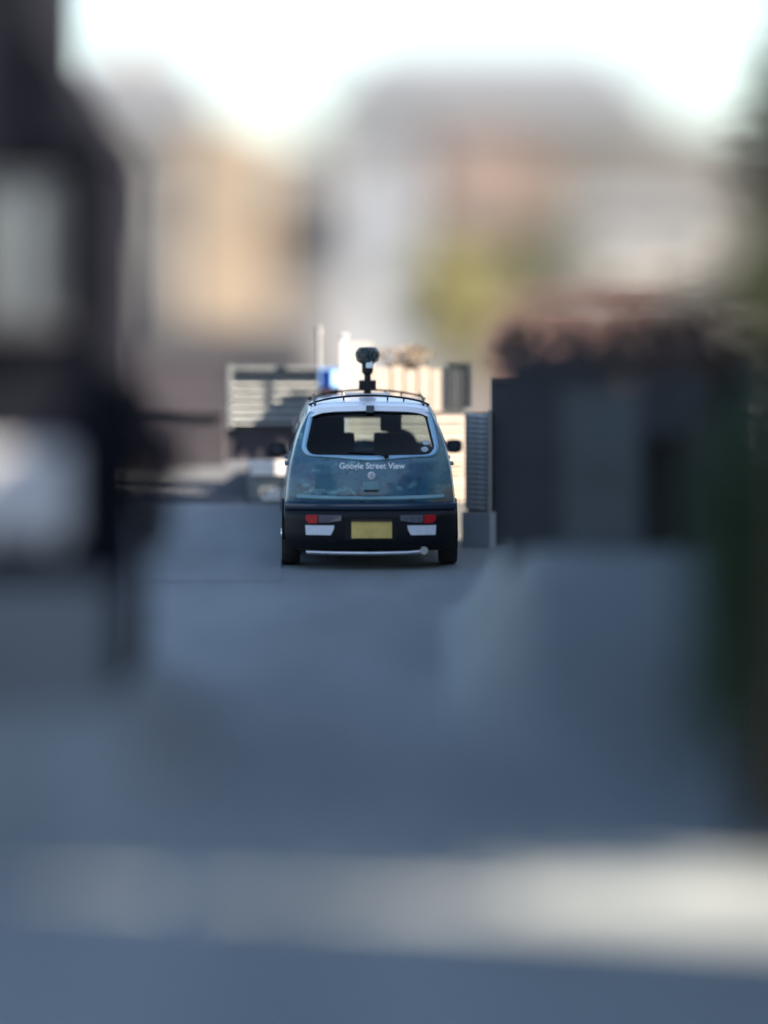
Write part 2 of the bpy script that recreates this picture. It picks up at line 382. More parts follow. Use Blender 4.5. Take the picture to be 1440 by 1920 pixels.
# ------------------------------------------------------------------ end of the street, right: cream boarded wall
YW = 43.3
cw = thing('boundary_wall', 'sunlit cream boarded wall closing the street behind the car', 'wall', (PX(640, YW), YW, PZ(940, YW)))
ox, oz = cw.location.x, cw.location.z
X0, X1 = 0, PX(871, YW) - ox
MB().box2((X0, .03, -.2), (X1, .16, PZ(692, YW) - oz)).build('backing', 'gap', cw)
z_mid = PZ(771, YW) - oz
npl = 19; ph = z_mid / npl
pm = MB().prism([(0, .002), (0, ph - .004), (1, ph - .004), (1, .002)], 0, .02)
me = MB(); me.add([(0, .0, 0), (1, .0, 0), (1, .012, ph * .93), (0, .012, ph * .93), (0, .029, 0), (1, .029, 0), (1, .029, ph * .93), (0, .029, ph * .93)],
                 [(0, 1, 2, 3), (7, 6, 5, 4), (0, 4, 5, 1), (3, 2, 6, 7), (0, 3, 7, 4), (1, 5, 6, 2)])
pm = [me.mesh('plank', 'cream'), me.mesh('plank', 'cream2')]
for i in range(npl):
    link_mesh('plank', pm[rnd.random() < .35], cw, (X0 + rnd.uniform(-.004, .004), -.002 + rnd.uniform(-.004, .004), i * ph), (0, rnd.uniform(-.002, .002), 0), (X1 - X0, 1, 1))
zt = PZ(690, YW) - oz
edges = [(700, 731), (735, 755.5), (759, 781), (785, 806), (809, 833)]
for a, b_ in edges:
    MB().box2((PX(a, YW) - ox, -.005, z_mid + .004), (PX(b_, YW) - ox, .028, zt + rnd.uniform(-.02, .03))).build('upright_board', 'cream', cw, bevel=.004)
MB().box2((X0, -.012, z_mid - .002), (X1 + .01, .028, z_mid + .012)).build('ledge', 'cream', cw)
MB().box2((PX(648, YW) - ox, -.003, z_mid + .014), (PX(699, YW) - ox, .028, PZ(640, YW) - oz)).build('plaster_panel', 'palewall', cw)
fr = MB(); wx0, wx1, wz0, wz1 = PX(836, YW) - ox, PX(884, YW) - ox, PZ(767, YW) - oz, PZ(680, YW) - oz
fr.box2((wx0, -.02, wz0), (wx0 + .02, .03, wz1)).box2((wx1 - .02, -.02, wz0), (wx1, .03, wz1)).box2((wx0 + .02, -.02, wz0), (wx1 - .02, .03, wz0 + .02)).box2((wx0 + .02, -.02, wz1 - .02), (wx1 - .02, .03, wz1))
wn = fr.build('window', 'concrete', cw)
MB().box2((wx0 + .02, .0, wz0 + .02), (wx1 - .02, .02, wz1 - .02)).build('pane', 'pane', wn)
MB().box2((wx0 + .09, -.004, wz0 + .02), (wx0 + .10, -.001, wz1 - .02)).build('glazing_bar', 'slat', wn)
MB().box2((wx0 + .165, -.004, wz0 + .02), (wx0 + .175, -.001, wz1 - .02)).build('glazing_bar', 'slat', wn)
post = MB().box2((-.034, -.034, 0), (.034, .034, PZ(632, YW) - PZ(745, YW))).box2((-.045, -.045, PZ(632, YW) - PZ(745, YW)), (.045, .045, PZ(632, YW) - PZ(745, YW) + .03)).box2((-.04, -.04, -(PZ(745, YW) - .49)), (.04, .04, 0))
o = post.build('gate_post', 'white'); o.location = (PX(644, 43.2), 43.2, PZ(745, YW))
tag(o, 'slim white gate post left of the cream wall, beside the mast', 'post')

# dry shrub hanging over the wall
sh = thing('dry_shrub', 'brownish dry shrub hanging over the top of the cream wall', 'shrub', (PX(770, 43.7), 43.7, .45))
o = bpy.data.objects.new('foliage', leaf_mesh('foliage', 'leaf_b', (0, 0, PZ(672, 43.7) - .45), (.42, .22, .16), 900, .022, 21, clumps=10)); COL.objects.link(o); o.parent = sh
b = MB()
for i in range(7): b.tube([(rnd.uniform(-.1, .1), 0, 0), (rnd.uniform(-.3, .3), rnd.uniform(-.05, .1), .8), (rnd.uniform(-.4, .4), rnd.uniform(-.1, .1), 1.4)], [.012, .008, .003], 5)
b.build('stem', 'bark', sh)

# slatted shutter turning the corner towards the camera
A, B = Vector((PX(873, 42.2), 42.2, 0)), Vector((PX(920, 42.08), 42.08, 0))
d = (B - A); L = d.length; ang = math.atan2(d.y, d.x)
sl = thing('slatted_screen', 'grey slatted screen on the shaded side of the corner', 'screen', (A.x, A.y, .47), (0, 0, ang))
H = PZ(774, 42.15) - .47
MB().box2((0, .03, -.02), (L, .08, H)).build('backing', 'dark', sl)
MB().box2((-.0, -.015, 0), (.014, .029, H)).build('upright', 'slat', sl)
MB().box2((-.012, -.05, -.40), (L + .02, .08, -.022)).build('plinth', 'terrace', sl)
MB().box2((L - .022, -.03, -.02), (L, .029, H + .02)).build('upright', 'slat', sl)
ns = 19; sp = H / ns
sb = MB()
for kx in range(7):
    x0_, x1_ = (L - .11) * kx / 6, 0
base_v = []
nseg = 8
for i in range(nseg + 1):
    x_ = (L - .04) * i / nseg; wv = .003 * math.sin(i * 1.9)
    base_v += [(x_, -.020, wv - .012 * i / nseg), (x_, .002, sp * .55 + wv - .012 * i / nseg), (x_, .012, sp * .55 + wv - .012 * i / nseg), (x_, -.012, -.004 + wv - .012 * i / nseg)]
sb.add(base_v, [(i * 4 + a, i * 4 + (a + 1) % 4, (i + 1) * 4 + (a + 1) % 4, (i + 1) * 4 + a) for i in range(nseg) for a in range(4)] + [(0, 1, 2, 3), tuple(nseg * 4 + a for a in (3, 2, 1, 0))])
sm = sb.mesh('slat', 'slat2')
for i in range(ns): link_mesh('slat', sm, sl, (.016, 0, sp * (i + .3)), (0, rnd.uniform(-.002, .002), 0))

# ------------------------------------------------------------------ right side: lock-up, creeper, low wall
A, B = Vector((.82, 32.2, 0)), Vector((2.22, 32.0, 0))
RB = .45              # level of the raised pavement the lock-up stands on
def apron(side, x_in, x_wide, y0, y1, y2, top):
    """driveway apron: rises from the road, away from the camera and outwards, to a level forecourt"""
    xs_ = [x_in + .1 * k_ for k_ in range(int(x_wide / .1) + 2)] + [x_in + x_wide + 1.2]; ys_ = [y0 + .3 * k_ for k_ in range(int((y2 + 2 - y0) / .3) + 1)]; n_ = len(xs_)
    def h(x, y): return G(y) + .009 + (top - G(y) - .009) * sstep((y - y0) / (y1 - y0)) * sstep((x - x_in) / x_wide) * sstep((y2 + 1.9 - y) / 1.8)
    b = MB().add([(side * x, y, h(x, y)) for y in ys_ for x in xs_], [(j_ * n_ + i_, j_ * n_ + i_ + 1, (j_ + 1) * n_ + i_ + 1, (j_ + 1) * n_ + i_) for j_ in range(len(ys_) - 1) for i_ in range(n_ - 1)])
    return tag(b.build('apron', 'road', smooth=True), kind='structure')
apron(1, .42, .6, 26.8, 31.4, 35.5, RB)
sw = MB().slab([(PX(922, 42.3), 42.3), (1.75, 42.3), (1.75, 42.6), (PX(922, 42.3), 42.6)], -.1, 1.60).slab([(PX(922, 42.3), 42.26), (1.78, 42.26), (1.78, 42.64), (PX(922, 42.3), 42.64)], 1.602, 1.65)
tag(sw.build('side_wall', 'slate'), 'dark wall adjoining the slatted screen, half hidden by the lock-up', 'wall')
lk = thing('lock_up', 'low dark lock-up with a blue grey steel door, right of the lane', 'lock-up', (A.x, A.y, RB))
LZ = RB; TOP = 1.72
def wseg(p, q, s0, s1, off0, off1, zb, zt, b=None):
    """piece of wall from share s0 to s1 of the line p-q, off0..off1 behind it, in lock-up space"""
    b = b or MB(); d = (q - p); n_ = Vector((-d.y, d.x, 0)).normalized(); o_ = Vector((A.x, A.y, 0))
    pts = [p + d * s0 + n_ * off0 - o_, p + d * s1 + n_ * off0 - o_, p + d * s1 + n_ * off1 - o_, p + d * s0 + n_ * off1 - o_]
    f = lambda h: (lambda x, y: (G(y + A.y) + h[1] if isinstance(h, tuple) else h) - LZ)
    return b.slab([(v.x, v.y) for v in pts], f(zb), f(zt))
w_ = wseg(A, B, 0, .27, 0, 3.6, RB - .9, TOP)
wseg(A, B, .665, .69, 0, 3.6, RB - .1, TOP, w_); wseg(A, B, .27, .665, 0, .2, 1.58, TOP, w_); wseg(A, B, .69, .88, 0, .2, 1.22, TOP, w_); wseg(A, B, .88, 1, 0, 3.6, RB - .1, TOP, w_)
w_.build('wall', 'slate', lk)
gt = wseg(A, B, .272, .663, .05, .09, RB + .02, 1.575).build('garage_door', 'steel', lk)
for i in range(8):
    t_ = .30 + .335 * i / 7; wseg(A, B, t_ - .008, t_ + .008, .03, .049, RB + .05, 1.55).build('panel_rib', 'steel', gt)
wseg(A, B, .44, .50, .0, .048, .96, .99).build('handle', 'slate', gt)
dr = wseg(A, B, .692, .878, .15, .19, RB + .01, 1.215).build('door', 'black', lk)
wseg(A, B, .71, .73, .1, .149, .8, .86).build('handle', 'slate', dr)
wseg(A, B, -.02, 1.02, -.05, 3.65, TOP + .002, TOP + .06).build('coping', 'slate3', lk)
cp = thing('creeper', 'reddish brown creeper growing along the top of the lock-up', 'creeper', (1.6, 33.0, TOP + .06))
for k_ in range(7):
    q_ = A + (B - A) * (.06 + .9 * k_ / 6)
    o = bpy.data.objects.new('foliage', leaf_mesh('foliage', 'leaf_r', (q_.x + .05 - 1.6, q_.y + .25 - 33.0, .06 + rnd.uniform(-.08, .02)), (.24, .35, .17), 1500, .018, 60 + k_, clumps=12)); COL.objects.link(o); o.parent = cp
lw_ = MB()
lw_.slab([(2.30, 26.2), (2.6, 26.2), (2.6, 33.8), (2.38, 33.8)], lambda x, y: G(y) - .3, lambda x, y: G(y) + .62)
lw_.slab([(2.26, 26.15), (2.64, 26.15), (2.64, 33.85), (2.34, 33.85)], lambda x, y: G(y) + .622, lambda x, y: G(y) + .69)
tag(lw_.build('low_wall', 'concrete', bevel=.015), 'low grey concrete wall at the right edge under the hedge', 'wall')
bs = thing('bush', 'big dark green bush at the right edge, nearest the camera', 'bush', (2.0, 25.4, G(25.4)))
o = bpy.data.objects.new('foliage', leaf_mesh('foliage', 'leaf_d', (0, 0, 1.3), (.46, .42, 1.28), 5200, .05, 71, clumps=26)); COL.objects.link(o); o.parent = bs
b = MB()
for i in range(8): b.tube([(rnd.uniform(-.08, .08), rnd.uniform(-.08, .08), -.2), (rnd.uniform(-.2, .2), rnd.uniform(-.2, .2), 1.0), (rnd.uniform(-.3, .3), rnd.uniform(-.3, .3), 2.2)], [.03, .02, .006], 6)
b.build('stem', 'bark', bs)
ct = thing('copper_tree', 'copper leaved tree whose low bough reaches over the lane from the right', 'tree', (2.95, 26.3, G(26.3)))
zb_ = 1.92 - G(26.3)
b = MB().tube([(0, 0, -.3), (-.02, 0, 1.4), (-.15, 0, zb_ - .15), (-.1, .1, zb_ + 1.2)], [.09, .08, .07, .02], 10); tr = b.build('trunk', 'bark', ct, smooth=True)
MB().tube([(-.12, 0, zb_ - .3), (-.7, 0, zb_ - .02), (-1.3, .05, zb_ + .05), (-1.9, .0, zb_ + .0)], [.05, .04, .025, .008], 8).build('bough', 'bark', tr, smooth=True)
o = bpy.data.objects.new('crown', leaf_mesh('crown', 'leaf_r', (-1.05, 0, zb_ + .03), (1.0, .5, .24), 1500, .045, 73, clumps=16)); COL.objects.link(o); o.parent = ct
hd = thing('hedge', 'dark green clipped hedge behind the low concrete wall at the right edge', 'hedge', (2.85, 30.0, G(30)))
o = bpy.data.objects.new('foliage', leaf_mesh('foliage', 'leaf_d', (0, 0, 1.45), (.42, 3.7, .98), 9000, .06, 31, boxy=True)); COL.objects.link(o); o.parent = hd
b = MB()
for i in range(12): b.tube([(rnd.uniform(-.2, .2), -3.3 + i * .6, -.2), (rnd.uniform(-.2, .2), -3.3 + i * .6, 2.1)], [.03, .01], 5)
b.build('stem', 'bark', hd)
tree('roadside_tree', 'olive leaved tree reaching up the right edge behind the hedge', (2.8, 27.4, -.7), 5.2, (.85, .9, 1.75), 'leaf_o', 4200, .055, 41, trunk_r=.09)
tree('roadside_tree', 'slim young tree with sun-bright leaf colour at the right edge beside the bush', (2.14, 24.4, G(24.4)), 3.5, (.38, .42, .38), 'leaf_sun', 1800, .045, 43, trunk_r=.05)

# ------------------------------------------------------------------ end of the street, left: white edged steps and slatted fence
YS, YT, YF = 43.1, 43.5, 43.9
PLAT = PZ(863, YF)
st = thing('garden_steps', 'low grey steps with white painted edges left of the car', 'steps', (0, YS, PV))
xa, xb, xm = PX(492, YS), PX(464, YT), PX(632, YS)
la_ = PZ(919, YS) - PV
MB().box2((xa, .02, 0), (xm, YT - YS - .002, la_)).build('lower_step', 'pave', st)
MB().box2((xb, YT - YS + .02, 0), (xm, YT - YS + 1.6, PLAT - PV)).build('upper_step', 'pave', st)
for p0, p1, yy, x_ in ((937, 929.5, 0, xa), (927, 919, 0, xa + .05), (890, 877.5, YT - YS, xb + .03), (875, 863.5, YT - YS, xb)):
    MB().box2((x_, yy - .03, PZ(p0, YS + yy) - PV), (xm, yy + .018, PZ(p1, YS + yy) - PV)).build('edging', 'white', st, bevel=.005)
gx = [-5, -3, -2.2, -1.9, -1.6, -1.3, -1.1, -.885, -.865]; gy = [39 + .29 * i for i in range(15)]
rp = MB().add([(x, y, G(y) + .007 + (PV - G(y)) * sstep((y - 40.0) / 2.9) * sstep((-.865 - x) / .02)) for y in gy for x in gx],
              [(j_ * 9 + i, j_ * 9 + i + 1, (j_ + 1) * 9 + i + 1, (j_ + 1) * 9 + i) for j_ in range(14) for i in range(8)])
tag(rp.build('ramp', 'road'), kind='structure')
rp = MB().slab([(-5, 43.1), (xb - .01, 43.1), (xb - .01, 46.0), (-5, 46.0)], .0, lambda x, y: PV - .003 if y < 43.5 else PLAT)
tag(rp.build('terrace', 'slate'), kind='structure')

fn = thing('slatted_fence', 'grey horizontal slatted fence across the left end of the street', 'fence', (PX(640, YF), YF, PLAT))
oz = PLAT; Wd = PX(640, YF) - PX(425, YF)
MB().box2((-Wd, .06, 0), (0, .2, PZ(797, YF) - oz)).build('base_wall', 'purple', fn)
MB().box2((-Wd, .10, PZ(797, YF) - oz + .002), (0, .16, PZ(690, YF) - oz)).build('backing', 'dark', fn)
zs = [(702, 709), (716, 723), (731, 738), (746, 753), (760, 768), (774, 782), (787, 794)]
for a, b_ in zs:
    za, zb = PZ(b_, YF) - oz, PZ(a, YF) - oz
    MB().add([(-Wd, 0, za), (0, 0, za), (0, .05, zb), (-Wd, .05, zb), (-Wd, .09, za), (0, .09, za), (0, .09, zb), (-Wd, .09, zb)],
             [(0, 1, 2, 3), (7, 6, 5, 4), (0, 4, 5, 1), (3, 2, 6, 7), (0, 3, 7, 4), (1, 5, 6, 2)]).build('slat', 'slat2', fn)
MB().box2((-Wd, -.03, PZ(694, YF) - oz), (0, .095, PZ(687, YF) - oz)).build('top_rail', 'slat', fn)
for px in (432,):
    MB().box2((PX(px, YF) - fn.location.x - .02, -.035, .3), (PX(px, YF) - fn.location.x + .02, .059, PZ(684, YF) - oz)).build('fence_post', 'slat', fn)
# dark shed behind the fence
t, rf, _, _ = house('shed', 'dark plum shed with a shallow roof behind the slatted fence', 180, 592, 650, 80, 5, 'purple', 'slate', .1, [(480, 540, 670, 700)], 'flat', over=.05, fr='slate', cat='shed')
pl = MB().lathe([(.013, 0), (.013, PZ(632, 43.75) - PLAT), (.02, PZ(632, 43.75) - PLAT), (.02, PZ(632, 46.7) - .82)], (0, 0, 0), 'z', 12)
o = pl.build('thin_pole', 'kerb', smooth=True); o.location = (PX(598, 43.75), 43.75, PLAT)
tag(o, 'thin white pole in front of the slatted fence, left of the blue box', 'pole')
bx = thing('blue_box', 'blue open fronted box fixed beside the thin white pole', 'box', (PX(616, 43.7), 43.7, PZ(727, 43.7)))
hw = .085; hh = PZ(694, 43.7) - PZ(727, 43.7)
MB().box2((-hw, .10, 0), (hw, .12, hh)).build('back', 'blue', bx)
MB().box2((-hw, -.02, 0), (-hw + .012, .10, hh)).build('side', 'bluel', bx)
MB().prism([(0, 0), (0, 0), (0, 0)], 0, 0)
MB().add([(hw - .055, -.02, .01), (hw + .03, .05, .02), (hw + .05, .05, hh * .5), (hw - .01, .03, hh - .01), (hw - .055, -.02, hh - .005), (hw - .045, .10, .01), (hw + .03, .10, .02), (hw + .05, .10, hh * .5), (hw - .01, .10, hh - .01), (hw - .045, .10, hh - .005)],
         [(0, 1, 2, 3, 4), (9, 8, 7, 6, 5), (0, 5, 6, 1), (1, 6, 7, 2), (2, 7, 8, 3), (3, 8, 9, 4), (4, 9, 5, 0)]).build('flap', 'bluel', bx)
MB().box2((-hw, -.022, hh + .001), (hw - .02, .12, hh + .02)).build('top', 'bluel', bx)
MB().box2((-.02, .05, -(bx.location.z - PLAT)), (.02, .09, -.001)).build('stand', 'slate', bx)
rl = MB().box2((PX(600, 43.6), -.03, 0), (PX(672, 43.6), .03, .045)).box2((PX(606, 43.6), -.02, -.5), (PX(610, 43.6), .02, -.001)).box2((PX(662, 43.6), -.02, -.5), (PX(666, 43.6), .02, -.001))
o = rl.build('rail', 'wood'); o.location = (0, 43.6, PZ(739, 43.6)); tag(o, 'dark brown timber rail below the blue box', 'rail')

# ------------------------------------------------------------------ left near: dark house
YA = 26.8
LB = PZ(1305, YA)      # level of the raised pavement the dark house stands on
apron(-1, .85, .75, YA - 2.1, YA - .3, YA + 4, LB)
la = thing('dark_house', 'dark painted house at the left edge, nearest the camera', 'house', (-2.6, YA, LB))
hx = lambda px: PX(px, YA) + 2.6
hz = lambda py: PZ(py, YA) - LB
wx0, wx1, wz0, wz1 = hx(-40), hx(108), hz(600), hz(335)
wl = MB()
wl.box2((hx(-500), 0, -.9), (wx0, 2.6, hz(-90))).box2((wx0, 0, -.4), (wx1, 2.6, wz0)).box2((wx0, 0, wz1), (wx1, 2.6, hz(-90))) if False else None
wl.box2((hx(-500), 0, -.4), (wx0, 3.0, hz(-120))).box2((wx0 + .0, 0, -.4), (wx1, 3.0, wz0)).box2((wx0, 0, wz1), (hx(78), 3.0, hz(-120)))
wl.box2((hx(78), .0, wz1), (wx1, 2.6, hz(285))).box2((wx1, 0, -.9), (hx(212), 2.6, hz(285))).box2((wx0, .3, wz0), (wx1, 2.6, wz1))
wl.build('wall', 'dark', la)
fb = MB(); fw = .035
fb.box2((wx0, -.03, wz0), (wx0 + fw, .05, wz1)).box2((wx1 - fw, -.03, wz0), (wx1, .05, wz1)).box2((wx0 + fw, -.03, wz0), (wx1 - fw, .05, wz0 + fw)).box2((wx0 + fw, -.03, wz1 - fw), (wx1 - fw, .05, wz1))
fb.box2(((wx0 + wx1) / 2 - .015, -.025, wz0 + fw), ((wx0 + wx1) / 2 + .015, .05, wz1 - fw))
wno = fb.build('window', 'slate', la)
for a, b_ in ((wx0 + fw, (wx0 + wx1) / 2 - .015), ((wx0 + wx1) / 2 + .015, wx1 - fw)):
    MB().box2((a, 0, wz0 + fw), (b_, .02, wz1 - fw)).build('pane', 'skypane', wno)
MB().box2((wx0 - .06, -.09, wz0 - .06), (wx1 + .06, -.003, wz0 - .003)).build('sill', 'slate', wno)
MB().box2((hx(-500), -.08, hz(-120) + .002), (hx(86), 3.1, hz(-150))).build('roof', 'dark', la)
MB().add([(hx(78) + .003, -.06, hz(285) + .002), (hx(220), -.06, hz(285) + .002), (hx(220), 2.7, hz(285) + .002), (hx(78) + .003, 2.7, hz(285) + .002), (hx(78) + .003, -.06, hz(60)), (hx(220), -.06, hz(275)), (hx(220), 2.7, hz(275)), (hx(78) + .003, 2.7, hz(60))],
         [(0, 3, 2, 1), (4, 5, 6, 7), (0, 1, 5, 4), (1, 2, 6, 5), (2, 3, 7, 6), (3, 0, 4, 7)]).build('lean_to_roof', 'dark', la)
MB().tube([(hx(200), -.04, hz(290)), (hx(200), -.04, .05)], .035, 10).build('drain_pipe', 'dark', la, smooth=True)
ac = thing('air_conditioner', 'white outdoor air conditioner box on the front of the dark house', 'air conditioner', (PX(45, YA), YA, PZ(1008, YA)))
MB().box2((-.34, -.30, 0), (.28, -.03, .52)).build('casing', 'acw', ac, bevel=.05)
MB().lathe([(.2, 0), (.2, -.012), (.03, -.016)], (-.08, -.302, .28), 'y', 24).build('fan_grille', 'acw', ac)
for xx in (-.25, .2): MB().box2((xx - .02, -.28, -.05), (xx + .02, -.001, -.003)).build('bracket', 'alu', ac)
pb = MB().slab([(-3.2, YA - .45), (PX(216, YA), YA - .45), (PX(216, YA), YA - .03), (-3.2, YA - .03)], lambda x, y: LB - .5, PZ(1090, YA))
tag(pb.build('planter_wall', 'bank', bevel=.03), 'grey concrete planter along the foot of the dark house', 'planter')
pt_ = thing('plum_tree', 'small dark purple leaved plum tree beside the dark house on the left', 'tree', (PX(268, 30.2), 30.2, LB))
b = MB().tube([(0, 0, -.2), (.02, 0, .5), (-.02, 0, 1.1), (0, .05, 1.7)], [.03, .025, .02, .008], 8); tr = b.build('trunk', 'bark', pt_, smooth=True)
for k_ in range(4): MB().tube([(0, 0, .8 + .1 * k_), (.12 * math.cos(k_ * 1.6), .12 * math.sin(k_ * 1.6), 1.0 + .12 * k_), (.22 * math.cos(k_ * 1.6), .22 * math.sin(k_ * 1.6), 1.3 + .12 * k_)], [.012, .009, .004], 6).build('limb', 'bark', tr)
o = bpy.data.objects.new('crown', leaf_mesh('crown', 'leaf_p', (0, 0, 1.42), (.28, .30, .72), 2600, .035, 81, clumps=18)); COL.objects.link(o); o.parent = pt_
gw = MB().slab([(-3.6, 45.4), (PX(423, 45.4), 45.4), (PX(423, 45.4), 45.7), (-3.6, 45.7)], .2, 1.30).slab([(-3.6, 45.36), (PX(423, 45.4), 45.36), (PX(423, 45.4), 45.74), (-3.6, 45.74)], 1.302, 1.36)
tag(gw.build('garden_wall', 'purple'), 'dark plum garden wall at the far left, beside the slatted fence', 'wall')
# unseen houses added beyond the frame, slanted to shade all but a sunlit strip
for lab, ya, yb, yc, yd, hgt in (('unseen house added right of the camera, before the alley, to shade the road', -6, -6, 19.75, 21.7, 5.4), ('unseen house added right of the lock-up, after the alley, to shade the road', 23.85, 21.85, 39.6, 41.75, 5.8)):
    t = thing('shade_house', lab, 'house', (3.7, ya, 0))
    MB().slab([(0, 0), (5, yb - ya), (5, yc - ya), (0, yd - ya)], -2.2, hgt).build('wall', 'palewall', t)
    MB().add([(-.2, 0, hgt + .002), (5.2, yb - ya, hgt + .002), (5.2, yc - ya, hgt + .002), (-.2, yd - ya, hgt + .002), (2.5, (yb - ya) / 2, hgt + 1.2), (2.5, (yc + yd) / 2 - ya, hgt + 1.2)],
             [(0, 3, 2, 1), (0, 1, 4), (1, 2, 5, 4), (2, 3, 5), (3, 0, 4, 5)]).build('roof', 'roofgrey', t)
tree('strip_shade_tree', 'unseen tree added in the alley to dim the sun strip on the left', (4.5, 22.7, -1.0), 7.4, (1.2, 1.8, 2.1), 'leaf_o', 8500, .13, 51, trunk_r=.08)  # added out of view; its crown dims the left of the sun strip

# ------------------------------------------------------------------ the car
CARY = 40.0
car = thing('camera_car', 'small blue wrapped hatchback with a camera mast on its roof, seen from behind', 'car', (PX(695, CARY), CARY, .006), (math.atan(.06), 0, R(1.4)))
half = [(0, .20), (.35, .20), (.58, .205), (.69, .25), (.728, .36), (.738, .48), (.728, .60), (.712, .75), (.694, .87), (.672, .96), (.640, 1.08), (.598, 1.19), (.548, 1.29), (.50, 1.338), (.42, 1.366), (.28, 1.382), (0, 1.39)]
def catmull(pts, k=6):
    out = []
    for i in range(len(pts) - 1):
        p0, p1, p2, p3 = pts[max(i - 1, 0)], pts[i], pts[i + 1], pts[min(i + 2, len(pts) - 1)]
        for j in range(k):
            t = j / k
            out.append(tuple(.5 * ((2 * p1[a]) + (-p0[a] + p2[a]) * t + (2 * p0[a] - 5 * p1[a] + 4 * p2[a] - p3[a]) * t * t + (-p0[a] + 3 * p1[a] - 3 * p2[a] + p3[a]) * t ** 3) for a in (0, 1)))
    out.append(pts[-1]); return out
hp = catmull(half)
OUT = [(x, z) for x, z in hp] + [(-x, z) for x, z in reversed(hp[1:-1])]
def lerp_tab(tab, v):
    if v <= tab[0][0]: return tab[0][1]
    for (a, fa), (b, fb) in zip(tab[:-1], tab[1:]):
        if v <= b:
            t = (v - a) / (b - a); t = t * t * (3 - 2 * t) * .5 + t * .5; return fa + (fb - fa) * t
    return tab[-1][1]
RT = [(.2, .10), (.53, .085), (.575, .062), (.62, .072), (.75, .088), (.90, .118), (.97, .145), (1.33, .33), (1.37, .37), (1.40, .42)]
def rear_y(x, z): return lerp_tab(RT, z) + .10 * (abs(x) / .74) ** 3
CC = (0, 1.15)
def ray_hit(poly, c, a):
    dx, dz = math.cos(a), math.sin(a); best = 0
    for (x1, z1), (x2, z2) in zip(poly, poly[1:] + poly[:1]):
        ex, ez = x2 - x1, z2 - z1; den = dx * ez - dz * ex
        if abs(den) < 1e-9: continue
        t = ((x1 - c[0]) * ez - (z1 - c[1]) * ex) / den; u = ((x1 - c[0]) * dz - (z1 - c[1]) * dx) / den
        if t > 0 and -1e-6 <= u <= 1 + 1e-6: best = max(best, t)
    return (c[0] + dx * best, c[1] + dz * best)
def rrect(bl, tl, zb, zt, rb, rt, bow=.012, k=8):
    """rounded trapezoid outline, half widths bl at the bottom, tl at the top"""
    pts = []
    def arc(cx, cz, r, a0, a1):
        for i in range(k + 1):
            a = R(a0 + (a1 - a0) * i / k); pts.append((cx + r * math.cos(a), cz + r * math.sin(a)))
    arc(bl - rb, zb + rb, rb, -90, 0); arc(tl - rt, zt - rt, rt, 5, 85)
    pts.append((0, zt + bow))
    arc(-tl + rt, zt - rt, rt, 95, 175); arc(-bl + rb, zb + rb, rb, 180, 270)
    pts.append((0, zb - bow * .4)); return pts
WIN = rrect(.545, .492, .972, 1.318, .075, .05)
N = 144
angs = [2 * math.pi * (i + .5) / N for i in range(N)]
Wp = [ray_hit(WIN, CC, a) for a in angs]
Op = [ray_hit(OUT, CC, a) for a in angs]
def off(p, dlt):
    v = Vector((p[0] - CC[0], p[1] - CC[1])); v.normalize(); return (p[0] + v.x * dlt, p[1] + v.y * dlt)
def sc(p, s): return (p[0] * s, .8 + (p[1] - .8) * (1 - (1 - s) * .6))
def ring(pts, dy=0): return [(x, rear_y(x, z) + dy, z) for x, z in pts]
def loft(rings, closed=True):
    b = MB(); n = len(rings[0]); b.v = [tuple(p) for rg in rings for p in rg]
    for i in range(len(rings) - 1):
        for k2 in range(n if closed else n - 1):
            a = i * n + k2; c = i * n + (k2 + 1) % n; b.f.append((a, c, c + n, a + n))
    return b
FR = [off(p, .045) for p in Wp]
Oin = [sc(p, .955) for p in Op]
# tailgate skin around the window frame
rings = [ring(FR, .004), ring([off(p, .006) for p in FR], -.002)]
for i in range(1, 12):
    t = i / 11; rings.append(ring([((1 - t) * (a[0] + 0) + t * b[0], (1 - t) * a[1] + t * b[1]) for a, b in zip([off(p, .006) for p in FR], Oin)]))
# sides: forward stations
base = rings[-1]
def station(s, f_add=None, yv=None):
    pts = []
    for (x, z), p0 in zip(Op, base):
        X, Z = sc((x, z), s)
        pts.append((X, (p0[1] + f_add) if yv is None else yv(X, Z), Z))
    return pts
rings.append(station(.982, .018)); rings.append(station(.995, .055)); rings.append(station(1.0, .12))
def yend(z): return 2.48 - max(0, z - .90) * 1.55 - max(0, z - 1.25) * .6
last = rings[-1]
nst = 8
for i in range(1, nst + 1):
    t = i / nst; pts = []
    for (x, z), p0 in zip(Op, last):
        ye = yend(z); wv = 1 + .012 * math.sin(math.pi * t); zz = z + (.022 * math.sin(math.pi * min(1, t * .9)) if z > 1.2 else 0)
        pts.append((x * wv, p0[1] + (ye - p0[1]) * t, zz))
    rings.append(pts)
body = loft(rings).build('body', 'wrap', car, smooth=True)
# window frame moulding, sky sheen on its edge painted as pale blue
mr = [ring(Wp, .018), ring([off(p, .004) for p in Wp], -.004), ring([off(p, .018) for p in Wp], -.014), ring([off(p, .036) for p in Wp], -.010), ring([off(p, .046) for p in Wp], .006)]
loft(mr).build('window_surround', 'edge_sheen', car, smooth=True)
# rear glass
gr = [ring(Wp, .014)] + [ring([(CC[0] + (p[0] - CC[0]) * s_, CC[1] + (p[1] - CC[1]) * s_) for p in Wp], .014) for s_ in (.75, .5, .25, .04)]
rear_glass = loft(gr); rear_glass.f.append(tuple(range(4 * N, 5 * N)))
rear_glass = rear_glass.build('rear_window', 'glass', car, smooth=True)
# cabin lining
lr = [[(x * .955, y + .03, .8 + (z - .8) * .955) for x, y, z in rg] for rg in ([ring([off(p, .01) for p in Wp])] + rings[6:])]
loft(lr).build('cabin_lining', 'lining', car, smooth=True)
